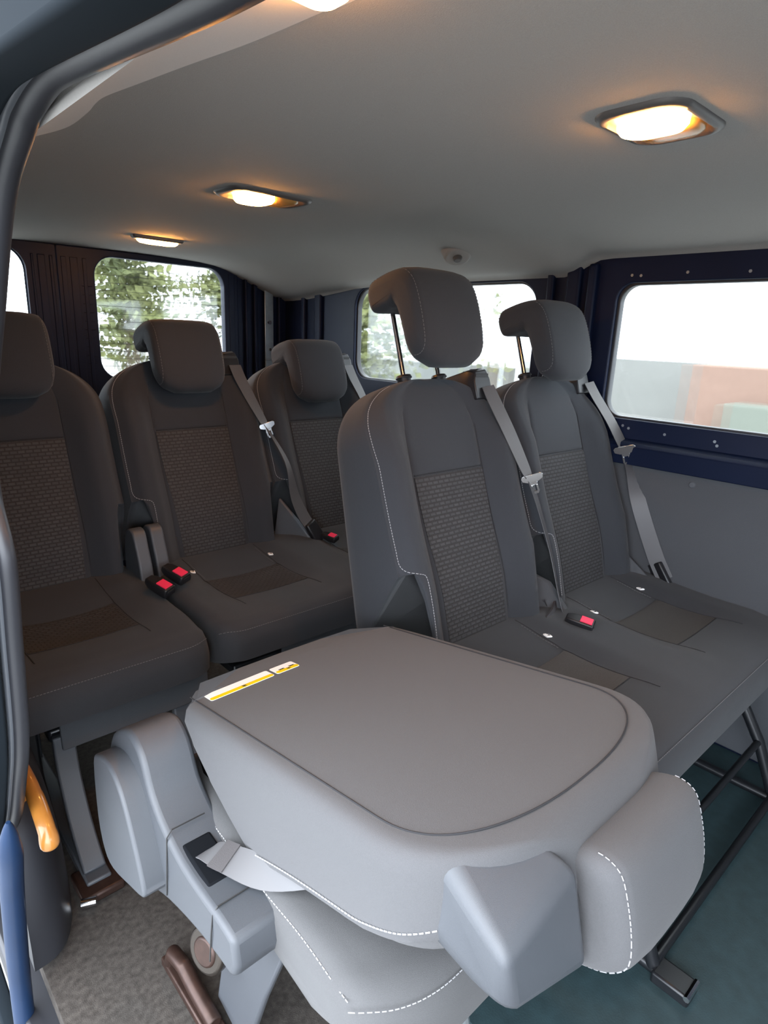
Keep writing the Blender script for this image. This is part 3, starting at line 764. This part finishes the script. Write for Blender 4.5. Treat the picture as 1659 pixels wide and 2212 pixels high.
m = MB(); m.box((-.13, -.2, 1.535), (1.85, 4.5, .02)); struct(m.build('roof', M['navy'], smooth=False))
# round clip set in the headliner by the rear side window
t = empty('ceiling_clip', (.525, .617, 1.432), 'small round grey hook clip moulded into the headliner above the rear side window', 'clip')
m = MB(); m.tube([(.012, .016, .03), (-.006, -.008, -.018)], [.06, .042], 28); m.build('moulded_boss', M['liner'], t, bevel=.006, seg=3)
m = MB(); m.tube([(-.006, -.008, -.016), (-.010, -.013, -.028)], [.016, .012], 18); m.build('screw_cap', M['lampframe'], t, bevel=.002)

# near wall round the sliding door opening
apt = [(-1.75, 1.262), (-1.4, 1.264), (-1.1, 1.266), (-.9, 1.267), (-.77, 1.268), (-.68, 1.269), (-.618, 1.272), (-.57, 1.276), (-.446, 1.289), (-.387, 1.293), (-.343, 1.288), (-.315, 1.279), (-.245, 1.243), (-.165, 1.154), (-.085, 1.06), (-.05, .97), (-.085, .895), (-.063, .777), (-.028, .628), (.034, .516), (.12, .39), (.23, .28), (.353, .151), (.47, .0), (.56, -.12), (.58, -.20)]
apc = [(p.x, p.y) for p in cr([(a, b, 0) for a, b in apt], 6)]
outer = [(-2.4, -.25), (-1.75, -.25), (-1.75, 1.275)]
hole = apc + [(-1.75, -.20)]
wl = struct(plate('wall_left', [(-2.4, -.25), (2.02, -.25), (2.02, 1.62), (-2.4, 1.62)], [hole], fx(-1.022), .02, mat('door_jamb_paint', (.012, .016, .02, 1), .9, spec=.05), bev=.004))
# rubber door seal
def offs(d):
    out = []
    for i, p in enumerate(apc):
        a = Vector(apc[max(0, i-1)]); b2 = Vector(apc[min(len(apc)-1, i+1)]); t_ = (b2-a).normalized(); n_ = Vector((-t_.y, t_.x))
        out.append((p[0]+n_.x*d, p[1]+n_.y*d))
    return out
m = MB(); m.tube([(-.990, a, b_) for a, b_ in offs(.0105)], .0105, 12); sl_ = m.build('trim_3', M['rubber']); struct(sl_)
m = MB(); m.tube([(-1.001, a, b_) for a, b_ in offs(.010)], .0045, 10); m.build('seal_lip', M['rubber2'], sl_)
m = MB(); m.tube([(-1.010, a, b_) for a, b_ in offs(.018)], .0075, 10); m.build('outer_seal_lip', M['rubber2'], sl_)
# blue painted jamb at the foot of the door opening
jp = cr([(.03, .47, 0), (.05, .40, 0), (.085, .31, 0), (.118, .20, 0), (.150, .08, 0), (.178, -.08, 0), (.19, -.22, 0)], 6)
m = MB(); m.tube([(-1.012, p.x, p.y) for p in jp], [.003, .006, .009, .012, .014, .016]+[.017]*(len(jp)-6), 14); struct(m.build('trim_4', M['blue']))
# dark moulded wheel arch housing behind the opening
m = MB(); rings = []
for i in range(10):
    a = i/9; x = -.985+.11*a; k = math.sqrt(max(0, 1-a**3))
    rings.append([Vector((x, .45+.27*k*math.cos(q), max(-.02, .02+.40*k*math.sin(q)))) for q in [PI*j/24 for j in range(25)]])
m.loft(rings); struct(m.build('trim_5', M['rubber'], angle=70))
# cane
t = empty('walking_cane', (-.955, .16, .02), 'walking cane with curved varnished orange wooden handle, partly hidden behind the door seal', 'cane')
hp = cr([(0, .12, .24), (0, .12, .34), (0, .09, .385), (0, .03, .395), (0, -.03, .385), (0, -.075, .36), (0, -.085, .335)], 6)
m = MB(); m.tube([(p.x, p.y, p.z) for p in hp], [.012]*(len(hp)-14)+[.013]*8+[.014, .0145, .0145, .014, .012, .009], 16); m.build('handle', M['wood'], t)
m = MB(); m.tube([(0, .12, .25), (-.0, .14, .01)], .010, 12); m.build('shaft', M['wood'], t)

# ------------------------------------------------------------------ ceiling lamps
def dome_lamp(cx_, cy_, z, lx, ly, rot, label, slim=False):
    t = empty('ceiling_lamp', (cx_, cy_, z), label, 'lamp', 'interior lamps in the headliner'); t.rotation_euler = (0, 0, rot)
    b = MB(); rings = []
    for k, dz in ((1.0, .003), (1.0, -.004), (.94, -.009), (.84, -.010), (.80, -.004)):
        rings.append([(p[0]*k, p[1]*k, dz) for p in rrect(-lx/2, -ly/2, lx/2, ly/2, min(lx, ly)*.28, 8)])
    b.loft(rings); b.build('bezel', M['lampframe'], t, angle=70)
    if not slim:
        b = MB(); rings = []
        for k, dz in ((1.0, -.004), (.97, -.010), (.8, -.014), (.4, -.016)):
            rings.append([(lx*.17+p[0]*k, p[1]*k, dz) for p in rrect(-lx*.19, -ly*.36, lx*.19, ly*.36, ly*.2, 6)])
        b.loft(rings); b.build('clear_lens', M['amber'], t, angle=70)
    b = MB(); rings = []; ex = -lx*.12 if not slim else 0; hx = lx*.19 if not slim else lx*.40
    for k, dz in ((1.0, -.003), (.98, -.014), (.87, -.020), (.5, -.023)):
        rings.append([(ex+p[0]*k, p[1]*k, dz) for p in rrect(-hx, -ly*.37, hx, ly*.37, ly*.25, 6)])
    b.loft(rings); b.build('lit_lens', M['bulb'], t, angle=70)
    return t
dome_lamp(-.182, -.375, 1.466, .175, .135, 0, 'lit warm ceiling lamp nearest the camera, upper right, wide grey bezel')
dome_lamp(-.262, .535, 1.465, .22, .13, 0, 'lit warm ceiling lamp in the middle of the headliner above the rear bench')
dome_lamp(-.125, 1.455, 1.459, .185, .036, 0, 'thin lit warm ceiling lamp just before the rear doors', True)
dome_lamp(-.765, -.355, 1.448, .07, .07, 0, 'lit warm lamp above the door opening, cut by the top of the photo', True)

# ------------------------------------------------------------------ outside
ground = MB(); ground.box((0, 0, -.60), (90, 90, .1)); 
struct(ground.build('ground', mat('wet_pale_tarmac', (.26, .26, .25, 1), .5, noise=.3, nscale=3), smooth=False))
leafm, nt, b = newmat('tree_leaves'); b.inputs['Roughness'].default_value = .6
b.inputs['Transmission Weight'].default_value = 0
oi = nt.nodes.new('ShaderNodeTexCoord'); n = nt.nodes.new('ShaderNodeTexNoise'); n.inputs['Scale'].default_value = 1.6; n.inputs['Detail'].default_value = 4
rp = nt.nodes.new('ShaderNodeValToRGB'); rp.color_ramp.elements[0].position = .35; rp.color_ramp.elements[1].position = .65
rp.color_ramp.elements[0].color = (.07, .09, .035, 1); rp.color_ramp.elements[1].color = (.20, .21, .075, 1)
nt.links.new(oi.outputs['Object'], n.inputs['Vector']); nt.links.new(n.outputs['Fac'], rp.inputs[0]); nt.links.new(rp.outputs[0], b.inputs['Base Color'])
bark = mat('tree_bark', (.09, .065, .045, 1), .9, noise=.4, nscale=20)
def tree(x, y, h, rad, n, label, dens=1.0, name='leafy_tree'):
    t = empty(name, (x, y, -.55), label, 'tree', 'trees outside the van')
    tr = MB(); tr.tube([(0, 0, 0), (.1, 0, h*.3), (0, .1, h*.6), (.1, 0, h*.85)], [.16, .13, .09, .03], 8); 
    for k in range(9):
        a = random.random()*6.28; z = h*(.3+.06*k); tr.tube([(0, 0, z), (math.cos(a)*rad*.6, math.sin(a)*rad*.6, z+h*.12)], [.05, .015], 5)
    tr.build('trunk', bark, t)
    l = MB(); cl = []
    for k in range(34):
        a = random.random()*6.28; rr = rad*math.sqrt(random.random()); z = h*(.22+.74*random.random()); s_ = math.sqrt(max(.1, 1-((z/h-.55)/.5)**2))
        cl.append(Vector((math.cos(a)*rr*s_, math.sin(a)*rr*s_, z)))
    for k in range(n):
        c = random.choice(cl); p = c + Vector((random.gauss(0, 1), random.gauss(0, 1), random.gauss(0, 1)))*rad*.2
        a = Vector((random.gauss(0, 1), random.gauss(0, 1), random.gauss(0, 1))).normalized(); b_ = a.orthogonal().normalized()*.16; a = a*.24
        l.add([p-a*.5, p+b_*.5, p+a*.5, p-b_*.5], [(0, 1, 2, 3)])
    l2 = l
    me = bpy.data.meshes.new('foliage'); me.from_pydata(l2.v, [], l2.f); me.materials.append(leafm)
    o = bpy.data.objects.new('foliage', me); COL.objects.link(o); o.parent = t
tree(3.75, 12.0, 4.6, .95, 2600, 'bushy yellow-green tree seen straight through the rear door window')
tree(6.15, 12.4, 4.2, .85, 2200, 'green tree at the right edge of the rear door window')
tree(9.3, 10.9, 5.2, 1.25, 8000, 'green tree filling the left part of the rear side window')
tree(10.6, 8.3, 4.6, .55, 240, 'sparse tree branch seen past the raised headrest')
b = MB(); b.box((14.3, 4.5, .15), (.3, 11, 1.4)); o = b.build('low_wall', mat('pale_render', (.15, .15, .142, 1), .9, noise=.12, nscale=2), smooth=False); tag(o, 'long low pale wall seen through the large side window', 'wall')
b = MB(); b.box((14.3, 15.2, -.05), (.3, 9.6, .9)); o = b.build('low_wall', mat('grey_render', (.12, .125, .12, 1), .9, noise=.12, nscale=2), smooth=False); tag(o, 'lower grey wall seen through the rear side window behind the raised headrests', 'wall')
b = MB(); b.box((12.9, 3.35, .16), (1.2, 2.3, 1.4)); o = b.build('shipping_container', mat('orange_rust_paint', (.17, .105, .08, 1), .8, noise=.2, nscale=4), smooth=False, bevel=.03)
tag(o, 'faded orange container in front of the pale wall, seen through the large side window', 'container')
b = MB(); b.box((11.9, 2.7, -.17), (.5, 1.7, .74)); o = b.build('utility_cabinet', mat('grey_green_paint', (.11, .12, .10, 1), .8), smooth=False, bevel=.03)
tag(o, 'grey-green cabinet standing before the orange container', 'cabinet')

# ------------------------------------------------------------------ light
w = bpy.data.worlds.new('overcast'); sc.world = w; w.use_nodes = True; nt = w.node_tree; bg = nt.nodes['Background']
tc = nt.nodes.new('ShaderNodeTexCoord'); sp = nt.nodes.new('ShaderNodeSeparateXYZ'); rp = nt.nodes.new('ShaderNodeValToRGB')
rp.color_ramp.elements[0].position = 0; rp.color_ramp.elements[0].color = (.80, .88, 1, 1); rp.color_ramp.elements[1].position = 1; rp.color_ramp.elements[1].color = (.92, .96, 1, 1)
nt.links.new(tc.outputs['Generated'], sp.inputs[0]); nt.links.new(sp.outputs['Z'], rp.inputs[0]); nt.links.new(rp.outputs[0], bg.inputs['Color'])
# thick overcast, brighter on the side of the veiled sun (the open door side)
mr = nt.nodes.new('ShaderNodeMapRange'); mr.inputs['From Min'].default_value = -1; mr.inputs['From Max'].default_value = 1
mr.inputs['To Min'].default_value = 5.2; mr.inputs['To Max'].default_value = 2.0
nt.links.new(sp.outputs['X'], mr.inputs['Value']); nt.links.new(mr.outputs[0], bg.inputs['Strength'])

# ------------------------------------------------------------------ camera
cam = bpy.data.cameras.new('camera'); co = bpy.data.objects.new('camera', cam); COL.objects.link(co); sc.camera = co
yaw, pit, rol, f = math.radians(43.05459), math.radians(15.76667), math.radians(2.38196), 1343.45
fw = Vector((math.sin(yaw)*math.cos(pit), math.cos(yaw)*math.cos(pit), -math.sin(pit))); rt = Vector((math.cos(yaw), -math.sin(yaw), 0)); up = rt.cross(fw)
r2 = rt*math.cos(rol)+up*math.sin(rol); u2 = up*math.cos(rol)-rt*math.sin(rol)
co.matrix_world = Matrix(((r2.x, u2.x, -fw.x, -1.1304), (r2.y, u2.y, -fw.y, -.85375), (r2.z, u2.z, -fw.z, 1.15728), (0, 0, 0, 1)))
cam.sensor_fit = 'HORIZONTAL'; cam.sensor_width = 36; cam.lens = f/1659*36; cam.clip_start = .01; cam.clip_end = 200

sc.view_settings.view_transform = 'Standard'; sc.view_settings.look = 'None'; sc.view_settings.gamma = 1; sc.view_settings.use_curve_mapping = False
sc.view_settings.exposure = 1.15
sc.cycles.use_denoising = True
sc.cycles.max_bounces = 8; sc.cycles.diffuse_bounces = 4; sc.cycles.sample_clamp_indirect = 6
